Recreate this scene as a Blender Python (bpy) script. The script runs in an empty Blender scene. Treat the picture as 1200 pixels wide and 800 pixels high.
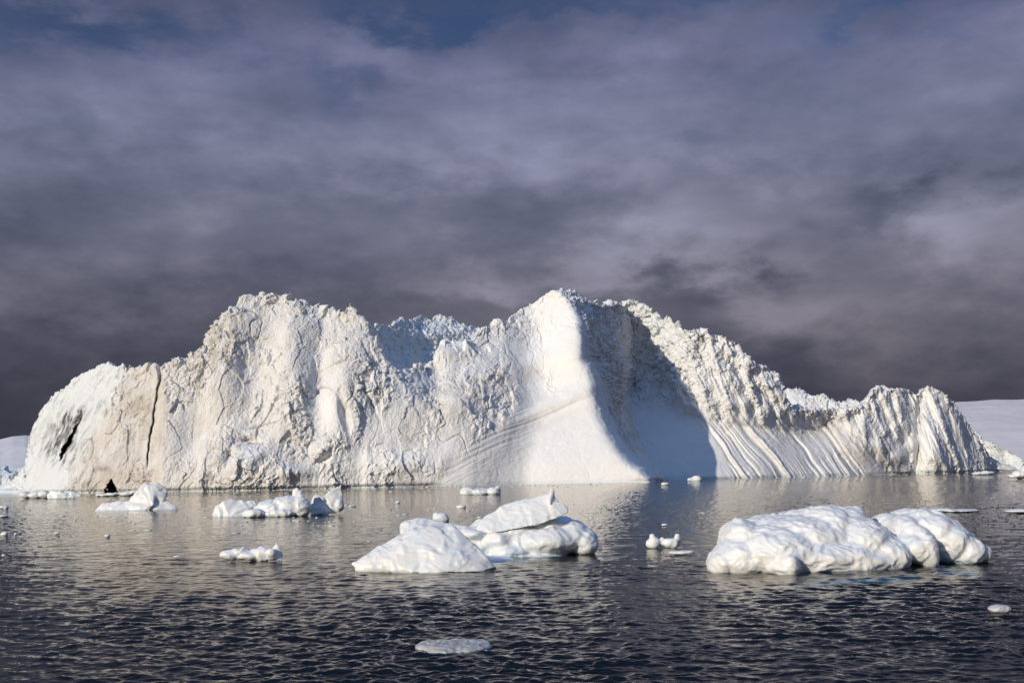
import bpy, bmesh, math
import numpy as np
from mathutils import Vector, Matrix

rng = np.random.RandomState(7)
scene = bpy.context.scene
COL = scene.collection
R = math.radians

# ------------------------------------------------------------------ camera
F_PX = 1287.0
CAM_H = 4.0
PITCH = math.atan(155.0 / F_PX)
ROLL = R(1.1)
_F = np.array([0, math.cos(PITCH), math.sin(PITCH)])
_U0 = np.array([0, -math.sin(PITCH), math.cos(PITCH)])
_R0 = np.array([1.0, 0, 0])
CR = math.cos(ROLL) * _R0 - math.sin(ROLL) * _U0
CU = math.sin(ROLL) * _R0 + math.cos(ROLL) * _U0
CAM = np.array([0, 0, CAM_H])

cd = bpy.data.cameras.new('camera')
cam = bpy.data.objects.new('camera', cd)
COL.objects.link(cam)
cd.sensor_width = 36
cd.lens = 36 * F_PX / 1200.0
cd.clip_start = 0.1
cd.clip_end = 60000
cam.matrix_world = Matrix([[CR[0], CU[0], -_F[0], 0], [CR[1], CU[1], -_F[1], 0],
                           [CR[2], CU[2], -_F[2], CAM_H], [0, 0, 0, 1]])
scene.camera = cam


def W(px, py, Y):
    """world point on the sight line of a photo pixel, Y metres in front of the camera"""
    px = np.asarray(px, float); py = np.asarray(py, float); Y = np.asarray(Y, float)
    a = (px - 600) / F_PX; b = -(py - 400) / F_PX
    d = _F + a[..., None] * CR + b[..., None] * CU
    return CAM + d * (Y / d[..., 1])[..., None]


def hor(px):
    return 555 + (600 - px) * 0.0192


def dist_at(px, py):
    """distance of the water surface seen at a photo pixel"""
    return CAM_H * F_PX / (py - hor(px))


# ------------------------------------------------------------------ noise
_perm = rng.permutation(512).astype(np.int32)
_g = rng.normal(size=(512, 3)); _g /= np.linalg.norm(_g, axis=1)[:, None]
_cell = rng.rand(512, 3)


def _h(i, j, k):
    return _perm[(_perm[(_perm[i & 511] + j) & 511] + k) & 511]


def perlin(p):
    p = np.asarray(p, float)
    i = np.floor(p).astype(np.int32)
    f = p - i
    u = f * f * f * (f * (f * 6 - 15) + 10)
    out = 0
    for dx in (0, 1):
        wx = u[..., 0] if dx else 1 - u[..., 0]
        for dy in (0, 1):
            wy = u[..., 1] if dy else 1 - u[..., 1]
            for dz in (0, 1):
                wz = u[..., 2] if dz else 1 - u[..., 2]
                g = _g[_h(i[..., 0] + dx, i[..., 1] + dy, i[..., 2] + dz)]
                dot = g[..., 0] * (f[..., 0] - dx) + g[..., 1] * (f[..., 1] - dy) + g[..., 2] * (f[..., 2] - dz)
                out = out + wx * wy * wz * dot
    return out * 1.5


def fbm(p, octv=4, gain=0.5):
    a, s, o = 1.0, 0.0, 0
    for k in range(octv):
        o = o + a * perlin(p * 2.03 ** k + 17.3 * k)
        s += a; a *= gain
    return o / s


def ridged(p, octv=4, gain=0.5):
    a, s, o = 1.0, 0.0, 0
    for k in range(octv):
        o = o + a * (1 - 2 * np.abs(perlin(p * 2.07 ** k + 9.1 * k)))
        s += a; a *= gain
    return o / s


def worley(p):
    """distance to nearest and second nearest feature point, plus the nearest cell's random value"""
    i = np.floor(p).astype(np.int32)
    f = p - i
    d1 = np.full(p.shape[:-1], 9.0); d2 = d1.copy(); v = np.zeros(p.shape[:-1])
    for dx in (-1, 0, 1):
        for dy in (-1, 0, 1):
            for dz in (-1, 0, 1):
                h = _h(i[..., 0] + dx, i[..., 1] + dy, i[..., 2] + dz)
                c = _cell[h]
                q = (c[..., 0] + dx - f[..., 0]) ** 2 + (c[..., 1] + dy - f[..., 1]) ** 2 + (c[..., 2] + dz - f[..., 2]) ** 2
                q = np.sqrt(q)
                near = q < d1
                d2 = np.where(near, d1, np.minimum(d2, q))
                v = np.where(near, c[..., 1], v)
                d1 = np.where(near, q, d1)
    return d1, d2, v


def facets(p):
    """broken ice: every cell is a flat slab tilted its own way"""
    i = np.floor(p).astype(np.int32)
    f = p - i
    d1 = np.full(p.shape[:-1], 9.0); v = np.zeros(p.shape[:-1])
    for dx in (-1, 0, 1):
        for dy in (-1, 0, 1):
            for dz in (-1, 0, 1):
                h = _h(i[..., 0] + dx, i[..., 1] + dy, i[..., 2] + dz)
                c = _cell[h]
                g = _g[h]
                ox = f[..., 0] - c[..., 0] - dx; oy = f[..., 1] - c[..., 1] - dy; oz = f[..., 2] - c[..., 2] - dz
                q = ox * ox + oy * oy + oz * oz
                val = g[..., 0] * ox + g[..., 1] * oy + g[..., 2] * oz + 0.5 * (c[..., 1] - 0.5)
                v = np.where(q < d1, val, v)
                d1 = np.minimum(q, d1)
    return v


def sstep(a, b, x):
    t = np.clip((x - a) / (b - a), 0, 1)
    return t * t * (3 - 2 * t)


def gs(x, y, cx, cy, rx, ry, ang=0.0):
    c, s = math.cos(ang), math.sin(ang)
    u = (x - cx) * c + (y - cy) * s
    v = -(x - cx) * s + (y - cy) * c
    return np.exp(-(u / rx) ** 2 - (v / ry) ** 2)


def poly(x, pts):
    pts = sorted(pts)
    return np.interp(x, [p[0] for p in pts], [p[1] for p in pts])


# ------------------------------------------------------------------ materials
def mat(name):
    m = bpy.data.materials.new(name)
    m.use_nodes = True
    nt = m.node_tree
    nt.nodes.clear()
    return m, nt, nt.nodes, nt.links


def N(nodes, typ, **kw):
    n = nodes.new(typ)
    for k, v in kw.items():
        if isinstance(k, str) and hasattr(n, k):
            setattr(n, k, v)
    return n


def noise_node(nodes, links, vec, scale, detail=4, rough=0.55, dist=0.0):
    n = nodes.new('ShaderNodeTexNoise')
    n.inputs['Scale'].default_value = scale
    n.inputs['Detail'].default_value = detail
    n.inputs['Roughness'].default_value = rough
    n.inputs['Distortion'].default_value = dist
    if vec is not None:
        links.new(vec, n.inputs['Vector'])
    return n.outputs['Fac']


def mixc(nodes, links, fac, a, b, mode='MIX'):
    n = nodes.new('ShaderNodeMix')
    n.data_type = 'RGBA'
    n.blend_type = mode
    for sock, val in ((n.inputs[0], fac), (n.inputs[6], a), (n.inputs[7], b)):
        if isinstance(val, (int, float)):
            sock.default_value = val
        elif isinstance(val, tuple):
            sock.default_value = (*val, 1.0)
        else:
            links.new(val, sock)
    return n.outputs[2]


def mth(nodes, links, op, a, b=None, c=None, clamp=False):
    n = nodes.new('ShaderNodeMath')
    n.operation = op
    n.use_clamp = clamp
    for i, v in enumerate((a, b, c)):
        if v is None:
            continue
        if isinstance(v, (int, float)):
            n.inputs[i].default_value = v
        else:
            links.new(v, n.inputs[i])
    return n.outputs[0]


def berg_material(name, snow, tan, bump_scale, bump_dist, sss=0.0):
    m, nt, nodes, links = mat(name)
    out = nodes.new('ShaderNodeOutputMaterial')
    b = nodes.new('ShaderNodeBsdfPrincipled')
    links.new(b.outputs[0], out.inputs[0])
    geo = nodes.new('ShaderNodeTexCoord').outputs['Object']
    d = nodes.new('ShaderNodeAttribute'); d.attribute_name = 'dirt'
    k = nodes.new('ShaderNodeAttribute'); k.attribute_name = 'debris_and_shade'
    c = nodes.new('ShaderNodeAttribute'); c.attribute_name = 'clear_and_shade'
    n1 = noise_node(nodes, links, geo, bump_scale * 0.35, 6, 0.65)
    n2 = noise_node(nodes, links, geo, bump_scale * 2.2, 4, 0.6)
    dn = mth(nodes, links, 'MULTIPLY', d.outputs['Fac'], mth(nodes, links, 'MULTIPLY_ADD', n1, 1.6, 0.2), clamp=True)
    col = mixc(nodes, links, dn, snow, tan)
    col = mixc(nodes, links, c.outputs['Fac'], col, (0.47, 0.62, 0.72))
    kn = mth(nodes, links, 'MULTIPLY', k.outputs['Fac'], mth(nodes, links, 'MULTIPLY_ADD', n2, 1.8, 0.1), clamp=True)
    col = mixc(nodes, links, kn, col, (0.055, 0.05, 0.045))
    links.new(col, b.inputs['Base Color'])
    b.inputs['Roughness'].default_value = 0.75
    b.inputs['Specular IOR Level'].default_value = 0.25
    if sss:
        b.inputs['Subsurface Weight'].default_value = sss
        b.inputs['Subsurface Radius'].default_value = (0.35, 0.75, 1.0)
        b.inputs['Subsurface Scale'].default_value = 0.25
    bp = nodes.new('ShaderNodeBump')
    bp.inputs['Strength'].default_value = 0.8
    bp.inputs['Distance'].default_value = bump_dist
    hgt = noise_node(nodes, links, geo, bump_scale, 8, 0.68)
    hg = nodes.new('ShaderNodeAttribute'); hg.attribute_name = 'crag'
    links.new(mth(nodes, links, 'MULTIPLY', hgt, mth(nodes, links, 'ADD', hg.outputs['Fac'], 0.35)), bp.inputs['Height'])
    links.new(bp.outputs[0], b.inputs['Normal'])
    return m


M_BERG = berg_material('weathered_glacier_ice', (0.80, 0.805, 0.81), (0.48, 0.42, 0.34), 1.0, 0.5)
M_FAR = berg_material('distant_snow', (0.74, 0.70, 0.71), (0.55, 0.46, 0.42), 0.06, 3.0)
M_FLOE = berg_material('melting_floe_ice', (0.80, 0.815, 0.82), (0.50, 0.42, 0.34), 9.0, 0.035, sss=0.35)
_b = [n for n in M_FLOE.node_tree.nodes if n.type == 'BSDF_PRINCIPLED'][0]
_b.inputs['Roughness'].default_value = 0.38
_b.inputs['Specular IOR Level'].default_value = 0.45


# ------------------------------------------------------------------ object helpers
def tag(o, label=None, cat=None, group=None, kind=None):
    if label: o['label'] = label
    if cat: o['category'] = cat
    if group: o['group'] = group
    if kind: o['kind'] = kind
    return o


def mesh_obj(name, verts, faces, m, parent=None, origin=None, attrs=None, smooth=True):
    verts = np.asarray(verts, float)
    faces = np.asarray(faces, np.int32)
    me = bpy.data.meshes.new(name)
    if origin is None:
        origin = np.zeros(3)
    v = verts - origin
    me.vertices.add(len(v)); me.vertices.foreach_set('co', v.astype(np.float32).ravel())
    k = faces.shape[1]
    me.loops.add(faces.size); me.loops.foreach_set('vertex_index', faces.ravel())
    me.polygons.add(len(faces))
    me.polygons.foreach_set('loop_start', np.arange(0, faces.size, k, dtype=np.int32))
    me.polygons.foreach_set('loop_total', np.full(len(faces), k, np.int32))
    if smooth:
        me.polygons.foreach_set('use_smooth', np.ones(len(faces), bool))
    me.update(calc_edges=True)
    me.materials.append(m)
    if attrs:
        for an, av in attrs.items():
            a = me.attributes.new(an, 'FLOAT', 'POINT')
            a.data.foreach_set('value', np.asarray(av, np.float32).ravel())
    o = bpy.data.objects.new(name, me)
    COL.objects.link(o)
    if parent is not None:
        o.parent = parent
        o.location = Vector(origin) - parent.location
    else:
        o.location = Vector(origin)
    return o


def grid_faces(nr, nc):
    i = np.arange(nr * nc).reshape(nr, nc)
    return np.stack([i[:-1, :-1], i[:-1, 1:], i[1:, 1:], i[1:, :-1]], -1)


def grid_normals(P):
    du = np.gradient(P, axis=1); dv = np.gradient(P, axis=0)
    n = np.cross(du, dv)
    n /= np.maximum(np.linalg.norm(n, axis=-1), 1e-9)[..., None]
    return n


def blur(P, k):
    """box-smooth a grid of vectors k times"""
    for _ in range(k):
        Q = np.pad(P, ((1, 1), (1, 1), (0, 0)), mode='edge')
        P = (Q[:-2, 1:-1] + Q[2:, 1:-1] + Q[1:-1, :-2] + Q[1:-1, 2:] + 2 * P) / 6
    return P


def empty(name, loc):
    o = bpy.data.objects.new(name, None)
    COL.objects.link(o)
    o.location = Vector(loc)
    o.empty_display_size = 2
    return o


# ================================================================== THE MAIN ICEBERG
CREST = [(26, 586), (27, 574), (29, 555), (31, 538), (34, 520), (38, 503), (45, 490), (53, 478), (62, 467), (75, 455),
         (85, 446), (97, 438), (108, 433), (118, 428), (128, 426), (138, 429), (143, 424), (147, 431), (152, 426), (157, 432),
         (166, 432), (176, 430), (185, 430), (188, 436), (191, 431), (199, 427), (209, 424), (219, 420), (228, 413), (236, 404),
         (241, 397), (243, 390), (250, 383), (257, 375), (262, 368), (270, 362), (279, 356), (286, 350), (293, 347),
         (300, 351), (307, 348), (314, 351), (322, 346), (329, 350), (337, 351), (345, 355), (356, 353), (366, 357),
         (376, 357), (386, 362), (396, 365), (404, 368), (407, 360), (410, 356), (414, 363), (420, 371), (427, 377), (433, 386),
         (440, 397), (445, 408), (449, 418), (458, 427), (468, 432), (478, 434), (486, 430), (492, 424), (501, 429), (509, 421), (517, 404), (524, 399),
         (534, 400), (545, 402), (555, 396), (562, 388), (570, 384), (580, 380), (592, 376), (602, 369), (612, 363),
         (622, 357), (632, 350), (641, 345), (648, 341), (657, 340), (666, 342), (674, 347), (683, 350), (692, 355),
         (700, 354), (710, 358), (722, 357), (731, 355), (738, 352), (746, 354), (755, 359), (762, 363), (768, 369),
         (774, 374), (781, 374), (790, 378), (797, 383), (806, 386), (815, 390), (822, 388), (831, 391), (841, 394),
         (850, 396), (858, 401), (865, 407), (873, 413), (880, 424), (888, 430), (897, 431), (905, 436), (914, 441),
         (917, 448), (916, 458), (921, 468), (928, 476), (938, 478), (950, 482), (962, 480), (976, 479), (990, 480),
         (1003, 478), (1013, 474), (1019, 466), (1024, 458), (1029, 453), (1036, 452), (1041, 457), (1050, 456),
         (1060, 456), (1068, 459), (1075, 463), (1080, 458), (1087, 453), (1093, 454), (1100, 459), (1108, 464),
         (1117, 472), (1124, 483), (1134, 496), (1144, 510), (1152, 524), (1160, 536), (1166, 546), (1171, 556)]


def polys(x, pts, w=13.0):
    """the same with its corners rounded off"""
    return sum(k * poly(x + o * w, pts) for o, k in ((-1.4, .08), (-.9, .16), (-.4, .26), (.4, .26), (.9, .16), (1.4, .08)))


def line_x(y, pts):
    return poly(y, [(b, a) for a, b in pts])


def iceberg_depth(x, y):
    """depth in metres of every mass of the berg at a photo pixel; the nearest one is what stands there"""
    yb = hor(x) + 12
    h = np.maximum(yb - y, 0)
    z3 = h * 0.30
    # --- left mass: long cliff
    d0 = polys(x, [(20, 404), (75, 397), (130, 389), (190, 384), (300, 384), (400, 390), (470, 396), (520, 405), (600, 440)])
    L = d0 + z3 * 0.30 + 5 * np.logaddexp(0, (z3 - 38) / 5) * 0.5
    xl = 72 + (575 - y) * 0.52
    L = L + np.maximum(0, xl - x) * 0.62
    L = L + 5 * sstep(192, 178, x)
    # broad buttresses of the cliff
    L = L - 4.5 * gs(x, y, 405, 450, 26, 90, 0.18) + 4.0 * gs(x, y, 300, 450, 24, 70, 0.1) - 3.5 * gs(x, y, 340, 420, 20, 80)
    L = L + 4.0 * gs(x, y, 376, 440, 13, 60, 0.05) - 4 * gs(x, y, 270, 400, 22, 50, 0.3) - 5 * gs(x, y, 285, 545, 50, 26)
    L = L + 4.0 * gs(x, y, 230, 500, 22, 50, 0.2)
    # cream slabs and undercut hollows near the foot of the cliff
    L = L - 3.2 * gs(x, y, 300, 532, 16, 10, -0.5) + 3.5 * gs(x, y, 292, 518, 15, 5, 0.15) + 3.0 * gs(x, y, 268, 535, 6, 10, 0.5)
    L = L - 2.5 * gs(x, y, 378, 525, 12, 7, -0.6) + 2.5 * gs(x, y, 380, 538, 8, 4, -0.5) - 3 * gs(x, y, 345, 553, 22, 9)
    # triangular scar beside the blue cleft
    L = L + 3.2 * gs(x, y, 404, 485, 5, 20, -0.25) + 2.8 * gs(x, y, 432, 465, 2.4, 20, -0.45)
    sh = line_x(y, [(409, 350), (422, 372), (438, 400), (452, 424), (490, 470), (560, 540), (640, 580)])
    L = L + np.maximum(0, x - sh) * poly(y, [(360, .5), (430, .30), (500, .12), (570, .06)]) + np.maximum(0, x - 600) * .6
    # --- rubble saddle in the middle
    m0 = polys(x, [(400, 392), (450, 395), (500, 398), (540, 400), (560, 402), (600, 411), (660, 436), (720, 480), (900, 900)])
    Mi = m0 + z3 * 0.30 + 6 * np.logaddexp(0, (z3 - 22) / 6) * 0.9
    Mi = Mi + np.maximum(0, 430 - x) * 0.4
    Mi = Mi - 5 * gs(x, y, 535, 470, 30, 20, -0.4) + 4 * gs(x, y, 505, 450, 14, 22) - 4 * gs(x, y, 470, 470, 16, 26)
    Mi = Mi - 5 * gs(x, y, 522, 412, 20, 12) - 5 * gs(x, y, 462, 545, 40, 16)
    # --- central ridge and its smooth ramp
    xr = line_x(y, [(650, 330), (656, 341), (668, 352), (678, 372), (684, 398), (686, 420), (697, 440), (705, 466), (711, 485),
                    (722, 508), (736, 530), (750, 546), (764, 560), (770, 575)])
    yr = polys(y, [(335, 466), (360, 455), (395, 447), (430, 438), (470, 427), (500, 418), (530, 410), (550, 406), (575, 403)])
    k = polys(y, [(340, 0.22), (400, 0.26), (450, 0.18), (500, 0.10), (560, 0.05)])
    Cn = yr + np.maximum(0, xr - x) * k - 3.0 * np.exp(-((xr - x) / 16.0) ** 2) * sstep(360, 400, y) * sstep(560, 500, y) * 0.6
    Cn = Cn + 3.0 * sstep(452, 432, y + (x - 640) * 0.30) * sstep(560, 600, x)
    Cn = Cn - 7.0 * gs(x, y, 668, 412, 20, 30) - 6.0 * gs(x, y, 610, 430, 38, 20, -0.25) - 5 * gs(x, y, 600, 392, 26, 16)
    Cn = Cn - 3.0 * gs(x, y, 640, 478, 60, 8, -0.42)
    wr = poly(y, [(340, 2), (420, 3), (480, 6), (540, 5), (562, 2)])
    Cn = Cn + wr * np.logaddexp(0, (x - xr) / wr) * poly(y, [(340, 1.5), (430, 2.2), (480, 4.0), (560, 5.0)])
    # --- bowl and ribbed slope on the right
    zb = h * 0.39
    b0 = polys(x, [(640, 520), (700, 505), (765, 496), (800, 492), (850, 497), (900, 510), (1000, 545), (1100, 600), (1170, 652), (1220, 690)])
    ya = polys(x, [(690, 492), (740, 480), (790, 482), (828, 492), (880, 500), (930, 506), (965, 500), (1000, 512), (1030, 540), (1050, 560)])
    za = np.maximum(yb - ya, 0) * 0.39
    B = b0 + np.minimum(zb, za) * 0.95 + np.maximum(zb - za, 0) * 0.38
    B = B + 16 * gs(x, y, 740, 425, 45, 55)
    q = x - (y - 450) * 0.42
    fl = sstep(ya + 12, ya - 26, y)
    nz = np.stack([q / 26.0, y / 95.0, np.full_like(q, 3.3)], -1)
    B = B - fl * sstep(770, 800, x) * (6.0 * ridged(nz, 3) + 1.5)
    B = B + fl * 3.0 * perlin(np.stack([x / 17.0, y / 17.0, x * 0 + 8.1], -1))
    # the grooved apron
    qa = x - (y - 500) * 0.80 + 5 * perlin(np.stack([x / 60.0, y / 60.0, x * 0], -1)) + 1.8 * perlin(np.stack([x / 14.0, y / 22.0, x * 0 + 2], -1))
    gro = (1 - fl) * sstep(822, 838, qa + (y - 500) * 0.3)
    qb = np.stack([qa / 9.0, y / 150.0, x * 0 + 1.7], -1)
    rb = 1 - np.abs(perlin(qb)) * 3.2
    rc = 1 - np.abs(perlin(np.stack([qa / 3.4, y / 90.0, x * 0 + 6.7], -1))) * 3
    gv = np.clip(.42 + 1.6 * perlin(np.stack([qa / 31.0, y / 40.0, x * 0 + 2.4], -1)), .1, 1.2)
    B = B + .8 * gro * gv * (1.5 * np.clip(rb, 0, 1) + 0.7 * np.clip(rc, 0, 1))
    for q0, wd, dp in ((872, 3.2, 3.4), (880, 2.0, -2.4), (826, 2.0, 2.4), (832, 1.8, -1.6), (846, 1.4, 1.6), (920, 2.0, 2.0), (960, 2.4, 2.0), (968, 2.0, 2.2)):
        B = B + gro * dp * np.exp(-((qa - q0) / wd) ** 2)
    B = B - 8 * gs(x, y, 1010, 525, 36, 14, 0.5)
    # saddle between slope and towers
    B = B + 8 * gs(x, y, 960, 500, 40, 22)
    # --- the end towers
    t0 = polys(x, [(980, 600), (1020, 577), (1055, 574), (1072, 588), (1090, 580), (1120, 592), (1150, 612), (1180, 640)])
    T = t0 + zb * 0.42 + np.maximum(0, 1013 - x) * 0.9 + sstep(530, 560, y) * 14 * sstep(1075, 1020, x)
    T = T - 5 * gs(x, y, 1095, 510, 14, 40, -0.2) + 5 * gs(x, y, 1047, 500, 5, 40, -0.3) + 7 * gs(x, y, 1076, 505, 3.0, 50, 0.05)
    T = T - 4.5 * np.clip(ridged(np.stack([(x - (y - 500) * 0.40) / 17.0, y / 90.0, x * 0 + 5], -1), 3), -1, 1) - 7 * gs(x, y, 1030, 490, 16, 40, -.2) - 5 * gs(x, y, 1060, 490, 10, 34) - 6 * gs(x, y, 1092, 530, 22, 30, -.3)
    T = T + 10 * sstep(0, 30, x - 1108 - (y - 480) * 0.55)
    # the deep vertical crack left of the cliff
    xc = line_x(y, [(188, 430), (188.5, 445), (185, 462), (181, 485), (176, 510), (173, 530), (172.5, 550)]) + 1.6 * perlin(np.stack([y / 9.0, y * 0, y * 0 + 7.7], -1))
    crack = np.exp(-((x - xc) / poly(y, [(430, 2.5), (450, 1.3), (500, .9), (545, .6)]) / (1 + .6 * perlin(np.stack([x / 6, y / 8, x * 0 + 4], -1)))) ** 2) * sstep(553, 530, y)
    return L, Mi, Cn, B, T, crack, xc, xl, xr, ya, fl


def tile_sheet(crest, x_from, x_to, step, v_step, y_bottom, depth_fn, back, crest_jag=0.9):
    """rows climb the face from below the water to the crest, then run back over the top and down behind"""
    cx = np.array([c[0] for c in crest], float); cy = np.array([c[1] for c in crest], float)
    seg = np.hypot(np.diff(cx), np.diff(cy)); s = np.concatenate([[0], np.cumsum(seg)])
    n = int(s[-1] / step)
    # columns spread by arc length but never sparser than the step in x
    t = np.linspace(0, s[-1], n)
    X = np.interp(t, s, cx); C = np.interp(t, s, cy)
    j = np.stack([t / 7.0, t * 0, t * 0 + 2.2], -1)
    C = C + crest_jag * (1.3 * fbm(j, 3, 0.6) - 0.7 * np.clip(ridged(j * 0.45 + 5, 2), 0, 1) + 0.2)
    nv = int((y_bottom.max() - C.min()) / v_step) if hasattr(y_bottom, 'max') else int((y_bottom - C.min()) / v_step)
    v = np.linspace(0, 1, nv)[:, None]
    yb = (hor(X) + 16)[None, :]
    Cc = np.minimum(C, yb[0] - 1.0)[None, :]
    PY = yb + (Cc - yb) * v
    PX = np.repeat(X[None, :], nv, 0)
    return PX, PY, t


t_print = lambda *a: None
STEP = 0.72
PX, PY, tcr = tile_sheet(CREST, 26, 1171, STEP, STEP, 585, None, None)
L, Mi, Cn, B, T, crack, xc, xl, xr, ya, fl = iceberg_depth(PX, PY)
def smin(a, b, k):
    h = np.clip(0.5 + 0.5 * (b - a) / k, 0, 1)
    return b * (1 - h) + a * h - k * h * (1 - h)


LM = smin(L, Mi, 7.0)
LMC = smin(LM, Cn, 9.0)
stackd = np.stack([LMC, B, T], 0)
comp = np.argmin(stackd, 0)
_mrg = smin(LMC, B, 8.0); _mrg = np.where(PX < 740, np.minimum(LMC, B) * sstep(560, 480, PY) * 0 + _mrg, _mrg)
comp = np.where(comp == 0, np.where(L < Mi, 0, np.where(LM < Cn, 1, 2)), comp + 2)
Yd = np.where(PY > 520, stackd.min(0), np.minimum(_mrg, T))
Y_plain = Yd.copy()
Yd = Yd + crack * 4.0
# dark mouth of a sea cave and small notches at the waterline
cave = np.clip(1.2 - np.abs(PX - 131) / (np.clip((PY - 561) * 0.5, 0.01, 9) * (1 + .5 * perlin(np.stack([PX / 4, PY / 3, PX * 0], -1)))), 0, 1) * sstep(556, 560, PY) * (PY < 592)
cave = np.clip(cave * 3, 0, 1)
Yd = Yd + cave * 12
_cxl = 91 - (PY - 498) * 0.52 + 3.0 * perlin(np.stack([PY / 7.0, PY * 0, PY * 0 + 1.5], -1))
_cwl = poly(PY, [(488, .1), (497, 1.3), (512, 3.2), (524, 4.2), (533, 2.0), (540, .1)])
leftcav = np.exp(-((PX - _cxl) / np.maximum(_cwl * (1 + .5 * perlin(np.stack([PX / 5, PY / 5, PX * 0], -1))), .05)) ** 4) * (PY > 488) * (PY < 540)
Yd = Yd + 9 * leftcav + 3 * gs(PX, PY, 72, 500, 12, 6, -0.8)
P = W(PX, PY, Yd)
P_plain = W(PX, PY, Y_plain)
# rows behind the crest
top = P[-1]
w_ = np.clip(top[:, 2] / 25.0, 0.05, 1)[:, None]
rows = []
kk = np.ones(15) / 15
tz = np.convolve(np.pad(top[:, 2], 7, mode='edge'), kk, 'valid')
for dy, fz, keep in ((1.5, 1.0, 1), (3.5, .995, .9), (6, .985, .8), (9, .97, .7), (13, .95, .6), (18, .92, .5), (25, .87, .3), (34, .80, .2), (46, .68, .1), (60, .5, 0), (72, .25, 0), (80, -.1, 0)):
    zz = (top[:, 2] * keep + tz * (1 - keep)) * fz
    rows.append(np.stack([top[:, 0] * (1 + dy / top[:, 1] * 0.5), top[:, 1] + dy * w_[:, 0] * 1.0, zz], -1))
Pb = np.concatenate([P, np.array(rows)], 0)
nr, nc = Pb.shape[:2]
ext = nr - PX.shape[0]
padr = lambda A: np.concatenate([A, np.repeat(A[-1:], ext, 0)], 0)
PXe, PYe, compe, fle, yae, xre, xle, cracke = map(padr, (PX, PY, comp, fl, ya, xr, xl, crack))
Nn = grid_normals(blur(np.concatenate([P_plain, np.array(rows)], 0), 3))
if np.mean(Nn[..., 1]) > 0:
    Nn = -Nn
# roughness masks: where the photo shows smooth packed snow
yl = poly(PXe, [(480, 600), (505, 572), (525, 540), (560, 507), (600, 478), (640, 458), (672, 446), (700, 440), (760, 440)])
yl = yl + 6 * perlin(np.stack([PXe / 22, PYe / 22, PXe * 0 + 4], -1))
west = sstep(4, -1, PXe - xre)
smooth_ramp = west * sstep(-12, 22, PYe - yl)
smooth_ramp = smooth_ramp * (1 - .9 * np.clip(1.5 * gs(PXe, PYe, 757, 556, 14, 12), 0, 1)) * (1 - .85 * np.clip(1.5 * gs(PXe, PYe, 700, 455, 9, 40, -.25), 0, 1))
smooth_dome = west * np.clip(1.7 * gs(PXe, PYe, 664, 414, 22, 26), 0, 1)
smooth_bowl = (compe == 3) * (1 - fle)
bowl_floor = (compe == 3) * sstep(425, 470, PYe) * sstep(830, 800, PXe)
rough = 1 - 0.93 * np.clip(smooth_ramp + smooth_dome + 0.93 * smooth_bowl + bowl_floor, 0, 1)
rough = np.clip(rough, 0.05, 1)
rough *= 1 - 0.42 * sstep(585, 615, PXe) * west * (compe < 3)
rough *= 1 - 0.40 * (compe == 4)
rough *= 1 - 0.45 * (compe == 0) * sstep(6, -10, PXe - xle)
cw = np.exp(-((PXe - padr(xc)) / 5.0) ** 2) * sstep(556, 540, PYe)
rough = rough * (1 - 0.75 * cw) * (1 - .8 * padr(np.clip(leftcav * 1.5 + cave, 0, 1)))
slabs = np.clip(gs(PXe, PYe, 385, 480, 22, 26) + gs(PXe, PYe, 300, 535, 16, 12) + gs(PXe, PYe, 440, 500, 26, 22) + gs(PXe, PYe, 420, 535, 50, 14) + 0.7 * gs(PXe, PYe, 218, 480, 18, 40)
                + gs(PXe, PYe, 524, 412, 22, 10) + gs(PXe, PYe, 475, 455, 18, 16, .5) + gs(PXe, PYe, 562, 425, 24, 14, -.3) + .9 * gs(PXe, PYe, 600, 408, 26, 18) + .8 * gs(PXe, PYe, 515, 520, 24, 22)
                + .7 * gs(PXe, PYe, 455, 425, 9, 20, -.5) + .7 * gs(PXe, PYe, 1095, 515, 12, 30) + .6 * gs(PXe, PYe, 1045, 500, 12, 26), 0, 1)
rough = rough * (1 - 0.72 * slabs)
q3 = Pb.copy()
warp = np.stack([fbm(q3 / 14.0, 3), fbm(q3 / 14.0 + 31, 3), fbm(q3 / 14.0 + 67, 3)], -1)
qw = q3 + warp * 2.6
# fracture planes lean like the real strata
lean = np.stack([qw[..., 0] - 0.25 * qw[..., 2], qw[..., 1], qw[..., 2] * 0.5 + 0.25 * qw[..., 0]], -1)
pz = fbm(q3 / np.array([17.0, 17.0, 24.0]) + 71, 3)
patch = np.clip(0.12 + 1.0 * sstep(-0.12, 0.34, pz), 0.10, 1.1)       # calm faces between broken ones
nearcrest = np.exp(-np.clip(PYe - PYe[PX.shape[0] - 1][None, :], 0, 999) / 15.0)
patch = np.maximum(patch, nearcrest * .8)
big = fbm(lean / 17.0, 6, 0.60)
mid_ = ridged(lean / 9.0 + 40, 5, 0.62)
fine = fbm(qw / 1.9 + 11, 4, 0.68)
flute = fbm(np.stack([(qw[..., 0] - 0.2 * qw[..., 2]) / 2.4, qw[..., 1] / 6.0, qw[..., 2] / 13.0], -1) + 33, 4, 0.6)
fa = facets(lean / 8.0 + 2)
fb = facets(qw / 3.3 + 60)
fcc = facets(qw / 1.45 + 90)
big0 = fbm(lean / 19.0, 3, 0.5)
micro = fbm(qw / 0.9 + 77, 3, .7)
soft = np.where(compe == 0, 1.0, np.where(compe == 3, .62, .66))
micro *= soft; fine *= soft; mid_ = mid_ * (.4 + .6 * soft)
disp = rough * (0.30 * micro + 3.0 * big0 + (0.35 + 0.9 * patch) * 1.3 * (big - big0) + patch * (0.8 * mid_ + 0.7 * fine) + (.35 + .5 * patch) * 0.9 * flute + (.4 + patch) * 0.9 * fa + patch * (0.8 * fb + 0.4 * fcc))
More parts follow.
